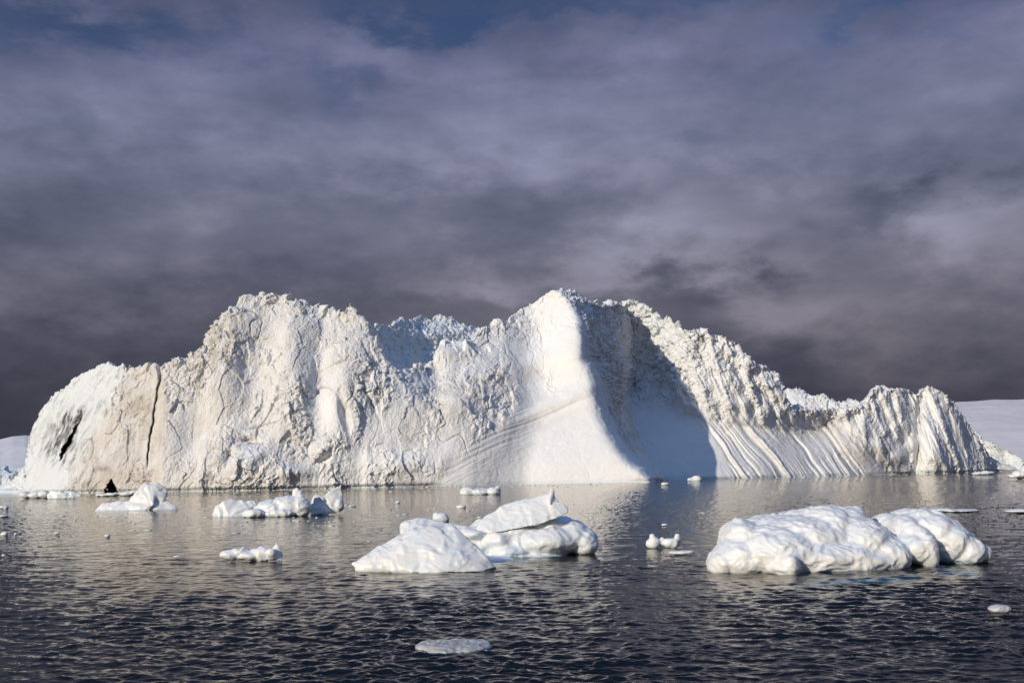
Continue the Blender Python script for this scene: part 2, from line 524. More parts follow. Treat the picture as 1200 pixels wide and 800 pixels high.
disp += rough * nearcrest * (0.8 * fb)
micro_cut = 1 - .6 * nearcrest
disp -= rough * .6 * nearcrest * (.30 * micro + patch * .7 * fine)
bw = ((compe == 3) * fle * sstep(860, 800, PXe) + 1.0 * (compe < 3) * sstep(2, 12, PXe - xre)) * sstep(12, -20, PYe - np.minimum(yae, 500))
disp += bw * (0.9 * fine + 1.0 * fb + .5 * fcc + .8 * mid_)
# thin open cracks
ck = np.clip(1 - np.abs(perlin(qw / np.array([9.0, 9.0, 17.0]) + 5)) * 22, 0, 1) * np.clip(perlin(q3 / 24.0 + 3) * 3, 0, 1)
disp -= ck * rough * 0.6
# soft swell of the smooth snow
disp += (1 - rough) * (0.30 * fbm(q3 / 7.0, 3) + 0.10 * fbm(q3 / 2.2, 3, .6) - 0.10 * ck + 0.9 * fbm(q3 / 30.0, 2) + 0.10 * fbm(q3 / np.array([3.0, 3.0, 1.0]), 3))
# lines of old waterlines curving over the ramp
u = PYe + 0.42 * PXe + 5 * perlin(np.stack([PXe / 70, PYe / 70, PXe * 0], -1))
lines_m = smooth_ramp * (np.exp(-((u - 748) / 14.0) ** 2) + .5 * np.exp(-((u - 775) / 18.0) ** 2)) * sstep(705, 665, PXe)
disp += lines_m * 0.42 * np.clip(ridged(np.stack([u / 6.5, PXe / 90, PXe * 0], -1), 2), -0.3, 1)
under = sstep(-1.5, 1.5, Pb[..., 2])
Pf = Pb + Nn * (disp * (0.25 + 0.75 * under))[..., None]
# notch melted at the waterline
Pf[..., 1] += (.2 + 1.3 * rough) * np.exp(-((Pb[..., 2] - 0.3) / 0.8) ** 2)

# colour masks of dirt and rock debris as wear, plus shade painted into hollows and left end
nd = fbm(q3 / 14.0 + 91, 4, 0.6)
nf = fbm(qw / np.array([4.0, 4.0, 7.0]) + 55, 4, 0.6)
ns = ridged(np.stack([qw[..., 0] / 3.2, qw[..., 1] / 9, qw[..., 2] / 16.0], -1) + 20, 3)
dirt = 0.02 + 0.10 * np.clip(nd + 0.2, 0, 1)
x_, y_ = PXe, PYe
dirt += 0.20 * ((compe == 0) & (x_ > xle)) * sstep(470, 400, x_) * np.clip(.5 + 1.3 * nf + .5 * nd, 0, 1.3)
dirt += 0.36 * (sstep(0, 20, x_ - xle) * sstep(204, 182, x_)) * np.clip(0.75 + nd + 0.4 * ns, 0, 1.4)
dirt += 0.34 * (gs(x_, y_, 235, 410, 45, 40, -0.5) + gs(x_, y_, 290, 390, 55, 40) * 0.6 + 0.6 * gs(x_, y_, 250, 500, 50, 55)) * np.clip(0.7 + 1.6 * nf, 0, 1.4)
dirt += 0.40 * (gs(x_, y_, 530, 470, 50, 22, -0.55) + gs(x_, y_, 595, 440, 55, 13, -0.15) + 0.7 * gs(x_, y_, 500, 505, 34, 14)) * np.clip(0.7 + 1.4 * nf, 0, 1.5)
dirt += 0.22 * gs(x_, y_, 610, 500, 75, 22, -0.42) * np.clip(0.9 + nd + 0.5 * np.sin(u / 2.7), 0, 1.6)
dirt += 0.35 * gs(x_, y_, 1015, 528, 32, 9, 0.35) + 0.22 * gs(x_, y_, 975, 500, 34, 15, 0.5) + 0.16 * (compe == 4) * np.clip(0.3 + nf, 0, 1)
dirt -= 0.25 * slabs
dirt = np.clip(dirt, 0, 0.85)
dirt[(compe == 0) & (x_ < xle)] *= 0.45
debris_and_shade = .5 * padr(leftcav) + 1.2 * gs(x_, y_, 86, 488, 18, 6, -0.35) * np.clip(.35 + 2.4 * nf, 0, 1) + 0.8 * gs(x_, y_, 76, 505, 22, 20, -.7) * np.clip(2.2 * ns - .6 + nf, 0, 1) + .8 * gs(x_, y_, 66, 532, 22, 12, .4) * np.clip(2.6 * nf, 0, 1)  # first term paints the crevice's inner shade; the rest are rock stains
debris_and_shade += 0.75 * (gs(x_, y_, 82, 490, 16, 8, -0.7) + gs(x_, y_, 70, 525, 14, 12, 0.3) + gs(x_, y_, 92, 562, 12, 12)
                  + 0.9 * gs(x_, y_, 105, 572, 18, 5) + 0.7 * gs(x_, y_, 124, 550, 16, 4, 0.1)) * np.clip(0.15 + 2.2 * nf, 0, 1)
debris_and_shade += 0.7 * (gs(x_, y_, 130, 460, 24, 40, 0.3) + 0.8 * gs(x_, y_, 100, 535, 22, 16)) * np.clip(-0.05 + 1.5 * nf + 0.2 * ns, 0, 1)
debris_and_shade += padr(cave) * .7  # inner shade of the cave painted dark
debris_and_shade += 0.5 * (gs(x_, y_, 273, 391, 3, 5) + gs(x_, y_, 259, 388, 2, 4)) + 0.5 * gs(x_, y_, 268, 424, 5, 5)
debris_and_shade += 0.45 * (gs(x_, y_, 285, 515, 18, 5) + gs(x_, y_, 230, 540, 26, 18) + gs(x_, y_, 545, 470, 14, 7, -0.6) + gs(x_, y_, 378, 532, 7, 6)
                  + gs(x_, y_, 515, 455, 8, 16) + gs(x_, y_, 480, 520, 10, 8)) * np.clip(-0.1 + 2.4 * nf, 0, 1)
debris_and_shade += 0.45 * cracke * sstep(430, 445, y_)  # shade inside the deep crack painted as dark colour
debris_and_shade += 0.5 * np.exp(-((Pb[..., 2] - 0.2) / 0.7) ** 2) * (compe != 2) * np.clip(3 * perlin(q3 / 13.0 + 7) + 0.1, 0, 1)
debris_and_shade += 0.55 * ck * rough * (compe < 2)  # shade of the thin cracks painted as dark lines
debris_and_shade = np.clip(debris_and_shade, 0, 1)
clear = 0.10 * np.clip(nf * 2, 0, 1) * patch + 0.30 * gs(x_, y_, 430, 470, 6, 28, -0.4) + 0.25 * gs(x_, y_, 290, 540, 8, 14, 0.4) + 0.12 * (compe == 3) * fle * sstep(850, 760, x_)  # bluer on patches, clefts and the upper bowl wall
clear += 0.2 * gs(x_, y_, 470, 440, 20, 8) + 0.22 * ((compe == 0) & (x_ < xle))  # last term paints the left end's shade as a bluish tint
clear += .4 * np.exp(-(np.clip(Pb[..., 2], 0, 99) / .8) ** 2)
clear = np.clip(clear, 0, 0.6)

base_pt = W(500, 569, 400); base_pt[2] = 0
berg = empty('iceberg', base_pt)
tag(berg, 'huge white and cream iceberg with two rounded summits filling the horizon behind the floes', 'iceberg')
faces = grid_faces(nr, nc)
fx = x_[:-1, :-1]; fy = y_[:-1, :-1]
xce = padr(xc)[:-1, :-1]
yl0 = poly(fx, [(480, 600), (505, 572), (525, 540), (560, 507), (600, 478), (640, 458), (672, 446), (700, 440), (760, 440)])
shl = poly(fy, [(330, 446), (420, 446), (452, 452), (490, 466), (560, 488), (640, 500)])
part = np.where(fx < xce, 0, np.where(fx < shl, 1, np.where(fx < xre[:-1, :-1], np.where(fy > yl0, 3, np.where(fx < 562, 2, 6)), np.where(fx < 1012, 4, 5))))
names = [('end_block', 'dirty grey block at the left end beyond the deep crack'), ('cliff_face', 'tall cream cliff stained with yellow and brown dirt'),
         ('rubble_slope', 'broken blocky slope sagging between the two summits'), ('snow_ramp', 'smooth white ramp fanning down from the main summit'),
         ('ribbed_slope', 'grooved slope with a shaded bowl on its left'), ('tower', 'pair of fluted towers at the right end'), ('summit', 'highest bright summit with a smooth dome below it')]
at = {'dirt': dirt.ravel(), 'debris_and_shade': debris_and_shade.ravel(), 'clear_and_shade': clear.ravel(), 'crag': (rough * soft).ravel()}
V = Pf.reshape(-1, 3)


def clean_indices(f, arrs, V):
    used, inv = np.unique(f.ravel(), return_inverse=True)
    return V[used], inv.reshape(f.shape), {k: a[used] for k, a in arrs.items()}


# shared shading normals so that the parts meet without a seam
fn = grid_normals(Pf)
if np.mean(fn[..., 1]) > 0:
    fn = -fn
fn = fn.reshape(-1, 3)
flip = True
for i, (nm, lb) in enumerate(names):
    f = faces[part == i]
    if len(f) == 0:
        continue
    used = np.unique(f.ravel())
    v2, f2, a2 = clean_indices(f, at, V)
    org = v2.mean(0); org[2] = 0
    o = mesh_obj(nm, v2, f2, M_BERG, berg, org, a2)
    o['label'] = lb
    o.data.normals_split_custom_set_from_vertices([tuple(n) for n in fn[used]])


def relief(name, crest, depth, lean_, mtl, parent, step=0.8, below=34, rough_amp=1.0, thick=40, label=None, dirt_=0.08, blue_tint=0.05,
           scale=1.0, jag=1.5, bottom=None, bowl=None):
    """one free-standing mass of ice: a face that climbs to its traced crest and falls away behind"""
    cx = np.array([c[0] for c in crest], float); cy = np.array([c[1] for c in crest], float)
    s = np.concatenate([[0], np.cumsum(np.hypot(np.diff(cx), np.diff(cy)))])
    t = np.linspace(0, s[-1], max(int(s[-1] / step), 12))
    X = np.interp(t, s, cx); C = np.interp(t, s, cy)
    j = np.stack([t / 6.0, t * 0 + depth, t * 0 + 2.2], -1)
    C = C + jag * (1.3 * fbm(j, 3, 0.6) - 0.6 * np.clip(ridged(j * 0.5 + 5, 2), 0, 1) + 0.2)
    btm = (np.full_like(X, bottom) if bottom is not None else (hor(X) + below))
    C = np.minimum(C, btm - 0.6)
    nv = max(int((btm.max() - C.min()) / step), 8)
    v = np.linspace(0, 1, nv)[:, None]
    PYl = btm[None] + (C[None] - btm[None]) * v
    PXl = np.repeat(X[None], nv, 0)
    mp = depth / F_PX
    hh = (btm[None] - PYl) * mp
    Yl = depth + hh * lean_
    if bowl is not None:
        Yl = Yl + bowl(PXl, PYl)
    Pl = W(PXl, PYl, Yl)
    tp = Pl[-1]
    sm = np.convolve(np.pad(tp[:, 2], 5, mode='edge'), np.ones(11) / 11, 'valid')
    rw = []
    zb_ = Pl[0, :, 2]
    for a, fz, kp in ((.03, 1, 1), (.08, .99, .8), (.16, .97, .6), (.28, .93, .4), (.45, .85, .2), (.65, .7, 0), (.85, .4, 0), (1, 0, 0)):
        zz = tp[:, 2] * kp + sm * (1 - kp)
        rw.append(np.stack([tp[:, 0] * (1 + a * thick / depth * .5), tp[:, 1] + a * thick, zb_ + (zz - zb_) * fz], -1))
    Pl = np.concatenate([Pl, np.array(rw)], 0)
    nn = grid_normals(blur(Pl, 2))
    if np.mean(nn[..., 1]) > 0:
        nn = -nn
    S = scale
    w1 = np.stack([fbm(Pl / (12.0 * S), 2), fbm(Pl / (12.0 * S) + 31, 2), fbm(Pl / (12.0 * S) + 67, 2)], -1)
    ql = Pl + w1 * 1.6 * S
    dsp = rough_amp * S * (2.2 * fbm(ql / (9.0 * S), 5, .6) + 1.6 * facets(ql / (5.5 * S) + 3) + 1.1 * facets(ql / (2.6 * S) + 9) + .8 * fbm(ql / (1.8 * S), 3, .65))
    Pl2 = Pl + nn * dsp[..., None]
    dd = np.clip(dirt_ + 0.1 * fbm(Pl / (9 * S), 3), 0, 1)
    cc = np.clip(blue_tint * (1 + 2 * fbm(Pl / (7 * S) + 4, 2)), 0, .6)
    org = Pl2.reshape(-1, 3).mean(0); org[2] = 0
    o = mesh_obj(name, Pl2.reshape(-1, 3), grid_faces(*Pl2.shape[:2]).reshape(-1, 4), mtl, parent, org,
                 {'dirt': dd, 'debris_and_shade': dd * 0, 'clear_and_shade': cc, 'crag': cc * 0 + .8})
    if label: o['label'] = label
    return o


relief('back_ridge', [(414, 400), (420, 384), (428, 379), (436, 383), (447, 379), (455, 384), (461, 379), (470, 374), (478, 376), (488, 372),
                      (497, 372), (505, 374), (512, 371), (521, 373), (530, 372), (538, 379), (548, 384), (554, 382), (560, 386), (568, 390), (580, 405)],
       455, 1.9, M_BERG, berg, bottom=470, rough_amp=0.85, thick=50, blue_tint=0.24, label='jagged blue-white ice blocks in the dip between the summits', jag=2.2,  # tint paints the shade of the dip into the ice colour
       bowl=lambda x, y: 0.95 * np.clip(x - 420, 0, 75) + .35 * np.clip(x - 495, 0, 80) + 8 * gs(x, y, 455, 410, 16, 16) - 8 * gs(x, y, 505, 392, 22, 8))
relief('back_ridge', [(905, 480), (912, 464), (918, 458), (926, 456), (934, 454), (942, 457), (948, 462), (955, 465), (963, 462), (971, 467), (980, 470),
                      (990, 470), (999, 468), (1006, 472), (1013, 476), (1022, 482), (1030, 500)], 640, 1.0, M_BERG, berg, bottom=510, rough_amp=0.9,
       thick=50, blue_tint=0.20, label='shaded blue ice blocks behind the low saddle', jag=1.6)  # shade behind the saddle painted as bluer ice
relief('spur', [(1120, 556), (1126, 500), (1135, 498), (1145, 508), (1154, 517), (1163, 519), (1172, 525), (1182, 529), (1190, 533), (1198, 540), (1208, 548), (1216, 556)],
       742, 0.8, M_BERG, berg, rough_amp=0.9, thick=60, below=14, blue_tint=0.18, label='low shaded spur behind the right tower', jag=1.4,  # spur's shade painted in with a blue tint
       bowl=lambda x, y: 30 * gs(x, y, 1160, 540, 18, 30) + 0.9 * np.maximum(0, 1178 - x))

# ================================================================== FAR ICE AND LAND
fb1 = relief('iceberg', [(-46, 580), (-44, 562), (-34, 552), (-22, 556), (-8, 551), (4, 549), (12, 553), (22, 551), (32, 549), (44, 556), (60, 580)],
             520, 0.5, M_BERG, None, below=18, rough_amp=1.0, thick=50, blue_tint=0.45, jag=1.5)  # strong blue tint paints this berg's shade into its colour
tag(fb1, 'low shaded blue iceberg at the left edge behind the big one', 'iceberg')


def land(name, crest, y0, y1, mtl, label=None, kind='structure', amp=3.0, blue_tint=0.0):
    cx = [c[0] for c in crest]; cy = [c[1] for c in crest]
    X = np.linspace(min(cx), max(cx), 260); C = np.interp(X, cx, cy)
    top = W(X, C, np.full_like(X, y1))
    tt = np.linspace(0, 1, 160)[:, None, None]
    foot = W(X, hor(X) + 8, np.full_like(X, y0))
    Pl = foot[None] * (1 - tt) + top[None] * tt
    prof = np.sin(tt[..., 0] * math.pi / 2) ** 0.9
    Pl[..., 2] = foot[None, :, 2] + (top[None, :, 2] - foot[None, :, 2]) * prof
    Pl[..., 2] += amp * sstep(0, .25, tt[..., 0]) * (1.0 * fbm(Pl / 260.0, 4) + 0.3 * ridged(Pl / 90.0, 3)) * sstep(1.0, .9, tt[..., 0] * .97)
    bk = np.repeat(Pl[-1:], 3, 0)
    bk[:, :, 1] += np.array([500, 1500, 2500])[:, None]
    bk[2, :, 2] = -5
    Pl = np.concatenate([Pl, bk], 0)
    o = mesh_obj(name, Pl.reshape(-1, 3), grid_faces(*Pl.shape[:2]).reshape(-1, 4), mtl, None, None,
                 {'dirt': np.clip(0.12 + 0.35 * fbm(Pl / np.array([300., 300, 40]), 3), 0, 1), 'debris_and_shade': np.clip(1.5 * fbm(Pl / np.array([90., 90, 20]) + 3, 4) - .6, 0, .5), 'clear_and_shade': np.full(Pl.shape[:2], blue_tint)})
    tag(o, label, None, None, kind)
    return o


land('snow_hills', [(1020, 489), (1080, 480), (1125, 476), (1150, 474.5), (1180, 473.5), (1200, 473), (1300, 470), (1500, 473), (1800, 490)], 1800, 3600, M_FAR, amp=10)
land('snow_hills', [(-500, 560), (-300, 540), (-120, 532), (-40, 526), (0, 519), (14, 515), (30, 513), (60, 516), (120, 530), (200, 560)], 900, 1300, M_FAR, amp=6, blue_tint=0.25)

# ================================================================== FLOES
tmp_col = COL


def hull_bm(bm, pts):
    vs = [bm.verts.new(p) for p in pts]
    r = bmesh.ops.convex_hull(bm, input=vs)
    junk = [g for g in r['geom_interior'] + r['geom_unused'] if isinstance(g, bmesh.types.BMVert)]
    junk = [v for v in set(junk) if v.is_valid]
    if junk:
        bmesh.ops.delete(bm, geom=junk, context='VERTS')


def ellipsoid_pts(c, r, n=90):
    k = np.arange(n) + .5
    ph = np.arccos(1 - 2 * k / n); th = math.pi * (1 + 5 ** .5) * k
    d = np.stack([np.cos(th) * np.sin(ph), np.sin(th) * np.sin(ph), np.cos(ph)], -1)
    return c + d * r


def floe_mesh(name, blobs, Y0, voxel, smooth=6, amps=(0.0, 0.0, 0.0), sizes=(1.0, .4, .15), m=None, parent=None, clear_fn=None, seed=0, dirt_=0.03, dirt_fn=None, dull=0.0):
    """blobs: ('e', px, py, dY, rx_px, rz_px, ry_m) or ('h', [(px, py, dY)...]); fused, worn smooth and roughened"""
    bm = bmesh.new()
    mp = Y0 / F_PX
    for b in blobs:
        sub = bmesh.new()
        if b[0] == 'e':
            c = W(b[1], b[2], Y0 + b[3])
            pts = ellipsoid_pts(c, np.array([b[4] * mp, b[6], b[5] * mp]))
        else:
            pts = [W(p[0], p[1], Y0 + p[2]) for p in b[1]]
        hull_bm(sub, [tuple(p) for p in pts])
        bmesh.ops.recalc_face_normals(sub, faces=sub.faces)
        tm = bpy.data.meshes.new('tmp'); sub.to_mesh(tm); sub.free()
        bm.from_mesh(tm); bpy.data.meshes.remove(tm)
    me = bpy.data.meshes.new('tmp'); bm.to_mesh(me); bm.free()
    o = bpy.data.objects.new('tmp', me); COL.objects.link(o)
    md = o.modifiers.new('r', 'REMESH'); md.mode = 'VOXEL'; md.voxel_size = voxel; md.adaptivity = 0
    sm = o.modifiers.new('s', 'SMOOTH'); sm.factor = 0.5; sm.iterations = smooth
    dg = bpy.context.evaluated_depsgraph_get(); dg.update()
    ev = o.evaluated_get(dg)
    m2 = bpy.data.meshes.new_from_object(ev)
    bpy.data.objects.remove(o); bpy.data.meshes.remove(me)
    n = len(m2.vertices)
    v = np.empty(n * 3, np.float32); m2.vertices.foreach_get('co', v); v = v.reshape(-1, 3).astype(float)
    nn = np.empty(n * 3, np.float32); m2.vertices.foreach_get('normal', nn); nn = nn.reshape(-1, 3)
    qq = v + seed * 13.7
    a, b_, c_ = amps; s1, s2, s3 = sizes
    wp = np.stack([perlin(qq / s1), perlin(qq / s1 + 7), perlin(qq / s1 + 19)], -1) * s1 * .4
    ql = qq + wp
    lump = 0.7 - np.abs(perlin(ql / s2)) * 2.4     # melted scallops with creases between them
    st = np.stack([ql[:, 0] / 5.5 - ql[:, 2] / 3, ql[:, 1] / 3.0, ql[:, 2] + .38 * ql[:, 0]], -1)
    dsp = a * fbm(ql / s1, 2) + b_ * lump + .6 * c_ * fbm(ql / s3, 3) + 1.1 * c_ * fbm(st / s3 * 1.1, 4, .6)
    v = v + nn * dsp[:, None]
    m2.vertices.foreach_set('co', v.astype(np.float32).ravel())
    z = v[:, 2]
    cl = 0.75 * sstep(0.10 * mp * 25, -0.06, z)          # wet clear ice just above and under water
    if clear_fn is not None:
        cl = cl + clear_fn(v)
    cl = cl + 0.28 * np.clip(fbm(qq / (s1 * 1.3) + 23, 4) * 2.2, 0, 1)
    dr = dirt_ * (1 + 2.0 * fbm(qq / s1 + 5, 3)) + .10 * np.clip(fbm(qq / (s1 * .7) + 41, 5, .65) * 2.5, 0, 1)
    if dirt_fn is not None:
        dr = dr + dirt_fn(v)
    org = np.array([v[:, 0].mean(), v[:, 1].mean(), 0.0])
    vv = v - org
    m2.vertices.foreach_set('co', vv.astype(np.float32).ravel())
    for an, av in (('dirt', np.clip(dr, 0, 1)), ('debris_and_shade', np.full(n, dull)), ('clear_and_shade', np.clip(cl, 0, .8))):
        at_ = m2.attributes.new(an, 'FLOAT', 'POINT'); at_.data.foreach_set('value', av.astype(np.float32))
    m2.polygons.foreach_set('use_smooth', np.ones(len(m2.polygons), bool))
    m2.materials.clear(); m2.materials.append(m or M_FLOE)
    m2.update()
    m2.name = name
    ob = bpy.data.objects.new(name, m2); COL.objects.link(ob)
    if parent is not None:
        ob.parent = parent; ob.location = Vector(org) - parent.location
    else:
        ob.location = Vector(org)
    return ob


def pr(pts, d0, d1, shrink=0.0):
    """a prism-like hull: the traced outline at depth d0 and again, narrower, at depth d1"""
    cx = sum(p[0] for p in pts) / len(pts); cy = sum(p[1] for p in pts) / len(pts)
    return ('h', [(p[0], p[1], d0) for p in pts] + [(cx + (p[0] - cx) * (1 - shrink), cy + (p[1] - cy) * (1 - shrink), d1) for p in pts])


# ---- the big worn floe on the right
D = dist_at(985, 664)
E = []
e = lambda *a: E.append(('e',) + a)
e(905, 648, 1.2, 60, 36, 2.6); e(870, 655, .6, 38, 26, 1.6); e(868, 632, 1.4, 26, 26, 1.6); e(935, 632, 2.0, 70, 30, 2.6)
e(965, 622, 2.4, 42, 31, 2.2); e(1000, 636, 1.8, 45, 34, 2.2); e(1030, 650, 1.4, 34, 26, 2.0); e(900, 622, 2.4, 40, 20, 1.8)
e(845, 660, .4, 17, 18, 1.1); e(985, 660, .2, 55, 18, 1.3); e(940, 605, 3.2, 30, 8, 1.6); e(985, 602, 2.8, 30, 10, 1.4)
e(922, 664, -1.1, 14, 15, .8); e(910, 663, -.7, 15, 10, .8); e(1045, 612, 4.0, 26, 12, 1.4)
e(1076, 640, 1.6, 18, 26, 1.5); e(1058, 626, 2.4, 18, 24, 1.5); e(1085, 622, 3.2, 34, 27, 2.0); e(1104, 634, 2.8, 32, 27, 1.9); e(1125, 644, 2.6, 26, 22, 1.6)
e(1140, 648, 2.6, 18, 13, 1.2); e(1085, 652, 1.2, 12, 14, 1.0); e(1118, 616, 3.8, 7, 9, .5); e(1060, 602, 4.4, 16, 7, 1.0); e(1078, 603, 3.0, 12, 9, 1.0)
e(1133, 630, 3.4, 9, 9, .7)
e(1063, 641, 1.9, 24, 21, 1.9); e(1060, 612, 3.6, 26, 12, 1.6); e(950, 652, .9, 92, 22, 2.2); e(1010, 655, .9, 48, 16, 1.8); e(890, 640, 1.6, 50, 26, 2.2)
# wide shelf under the water
e(960, 676, 1.6, 120, 8, 3.2); e(1090, 670, 2.4, 60, 7, 2.2)
o = floe_mesh('ice_floe', E, D, 0.042, 34, (0.15, 0.03, 0.07), (.9, .42, .30), seed=1)
tag(o, 'largest white floe, long and lumpy with a rounded hump and a lower right lobe', 'ice floe')

# ---- the sculpted floe in the middle
D = dist_at(505, 666)
cen = W(560, 660, D + 3); cen[2] = 0
mid = empty('ice_floe', cen)
tag(mid, 'sculpted white floe in the middle, pointed mound in front of a tilted slab', 'ice floe')
E = [('h', [(410, 660, .2), (440, 643, .8), (470, 626, 1.2), (489, 614, 1.4), (487, 640, .0), (447, 664, -.3), (455, 672, -.2), (415, 670, .1), (480, 640, 3.0)]),
     ('h', [(489, 613, 1.4), (500, 614, 1.0), (518, 620, .6), (536, 642, .1), (530, 668, -.4), (520, 640, -.2), (512, 668, -.8), (450, 668, -.5), (470, 640, .1), (480, 620, .7), (500, 676, -.6), (505, 630, 3.4), (460, 676, -.4)]),
     ('h', [(492, 617, 1.3), (515, 617, .9), (533, 616, 1.0), (541, 628, .8), (549, 643, .3), (572, 654, .0), (584, 664, .1), (562, 670, -.6), (516, 671, -.95), (480, 671, -.7), (505, 645, -.3), (540, 652, -.45), (530, 630, 3.2), (582, 672, 1.4), (520, 676, 1)])]
o = floe_mesh('mound', E, D, 0.042, 18, (0.12, 0.02, 0.045), (1.0, .5, .27), parent=mid, seed=2, dirt_=0.06)
D2 = dist_at(640, 649)
E = [('h', [(468, 614, 1.5), (474, 608, 1.7), (490, 606, 2.0), (520, 612, 2.2), (545, 615, 2.0), (560, 625, 1.5), (545, 640, 0.5), (470, 630, 1.0), (480, 650, 1.2), (560, 655, 1.4), (480, 640, 5), (560, 640, 5)]),
     ('e', 572, 616, 1.8, 20, 10, 1.4), ('e', 556, 625, 1.2, 18, 10, 1.4),
     ('e', 600, 636, 1.8, 36, 17, 2.0), ('e', 640, 634, 1.4, 44, 19, 2.0), ('e', 668, 630, 1.8, 26, 21, 1.7), ('e', 684, 636, 1.4, 18, 17, 1.3), ('e', 655, 622, 2.6, 26, 18, 1.6), ('e', 690, 632, 1.8, 12, 10, .9),
     ('e', 605, 622, 1.6, 34, 10, 1.5), ('e', 585, 632, 1.0, 22, 12, 1.4), ('e', 640, 616, 2.0, 26, 10, 1.5), ('e', 560, 640, 1.6, 30, 14, 1.6), ('e', 620, 655, 1.0, 50, 9, 1.8), ('e', 570, 657, -1.2, 34, 5, 2.0), ('e', 598, 645, 0.8, 26, 10, 1.4)]
o = floe_mesh('ledge', E, D2, 0.05, 26, (0.16, 0.03, 0.05), (1.1, .6, .28), parent=mid, seed=3, clear_fn=lambda v: 0.25 * sstep(1.1, .2, v[:, 2]))
E = [('h', [(556, 622, .3), (566, 606, .8), (590, 591, 1.2), (628, 581, 1.4), (646, 577, 1.2), (655, 588, 1.0), (664, 599, .8), (660, 604, .6), (640, 612, .2), (606, 619, .0), (574, 625, .0), (600, 598, 2.6), (645, 590, 2.6), (575, 618, 2.4)]),
     ('h', [(641, 582, 1.0), (646, 571, 1.2), (649, 573, 1.2), (652, 590, 1.0), (644, 590, .6), (648, 588, 1.8)]),
     ('h', [(645, 588, .8), (658, 588, .9), (667, 595, .9), (666, 601, .7), (652, 607, .4), (640, 608, .4), (655, 597, 1.9)])]
o = floe_mesh('slab', E, D2, 0.04, 9, (0.10, 0.02, 0.04), (1.0, .45, .27), parent=mid, seed=4)

# ---- helper for smaller ones: outlines and lumps given directly
def small(name, label, blobs, wl, amps=None, group=None, cat='ice floe', vox=None, smooth=3, clear_fn=None, dirt_=.03, seed=5, dull=0.0):
    Dd = dist_at(*wl)
    mp = Dd / F_PX
    vox = vox or mp * 1.0
    if amps is None:
        amps = (1.6 * mp, 1.0 * mp, .7 * mp)
    o = floe_mesh(name, blobs(mp), Dd, vox, smooth, amps, (22 * mp, 11 * mp, 4 * mp), seed=seed, clear_fn=clear_fn, dirt_=dirt_, dull=dull)
    return tag(o, label, cat, group)


g = 'floes drifting before the iceberg'
small('ice_floe', 'peaked white floe with a blue shaded right side, near the left cliff foot',
      lambda m: [('h', [(110, 599, 0), (120, 589, 2 * m), (150, 586, 4 * m), (162, 592, 0), (150, 602, -8 * m), (115, 602, -4 * m), (140, 594, 22 * m)]),
                 ('h', [(148, 590, 0), (160, 575, 4 * m), (168, 567, 6 * m), (176, 566, 8 * m), (182, 578, 4 * m), (180, 592, -6 * m), (165, 602, -10 * m), (150, 602, -8 * m), (172, 580, 26 * m)]),
                 ('h', [(176, 567, 6 * m), (184, 564, 10 * m), (195, 571, 12 * m), (197, 580, 10 * m), (192, 586, 4 * m), (176, 602, 0), (178, 575, 2 * m), (188, 580, 26 * m)]),
                 ('h', [(178, 590, 0), (195, 585, 8 * m), (206, 592, 6 * m), (211, 597, 6 * m), (205, 602, 0), (172, 602, -4 * m), (190, 592, 24 * m)])],
      (160, 597), group=g, seed=6)
small('ice_floe', 'blocky floe with a flat sloping top, leftmost of the row of three',
      lambda m: [('h', [(248, 602, 0), (252, 593, 2 * m), (262, 587, 2 * m), (272, 584, 6 * m), (300, 587, 14 * m), (302, 594, 12 * m), (296, 608, 4 * m), (280, 608, -6 * m), (250, 608, -4 * m), (272, 590, 26 * m)])],
      (275, 604), group=g, seed=7)
small('ice_floe', 'small smooth white lump between the left and middle blocks of the row',
      lambda m: [('e', 297, 602, -6 * m, 14, 6, 10 * m)], (297, 605), group=g, seed=8)
small('ice_floe', 'ridged floe with a thin upright fin, middle of the row of three',
      lambda m: [('e', 318, 597, 4 * m, 20, 12, 16 * m), ('e', 335, 594, 6 * m, 22, 13, 16 * m), ('e', 350, 595, 4 * m, 15, 12, 12 * m), ('e', 325, 602, -8 * m, 20, 6, 10 * m),
                 ('h', [(342, 590, 6 * m), (343, 573, 8 * m), (347, 570, 8 * m), (353, 575, 8 * m), (360, 590, 4 * m), (362, 600, 0), (345, 600, 0), (350, 585, 14 * m)])],
      (335, 604), amps=None, group=g, seed=9)
small('ice_floe', 'tall horned blue-grey floe, rightmost of the row of three',
      lambda m: [('h', [(361, 595, 0), (366, 582, 0), (371, 578, 2 * m), (380, 584, -2 * m), (378, 602, -6 * m), (364, 604, -4 * m), (372, 590, 20 * m)]),
                 ('h', [(372, 584, 0), (384, 578, 4 * m), (400, 568, 8 * m), (398, 578, 6 * m), (403, 590, 6 * m), (398, 600, 2 * m), (380, 605, -4 * m), (372, 604, -2 * m), (388, 586, 20 * m)]),
                 ('h', [(384, 577, 5 * m), (392, 572, 6 * m), (400, 567, 8 * m), (396, 580, 6 * m), (390, 585, 14 * m)]), ('e', 398, 592, 6 * m, 5, 7, 8 * m)],
      (382, 602), group=g, seed=10, clear_fn=lambda v: 0.12 + 0 * v[:, 0])
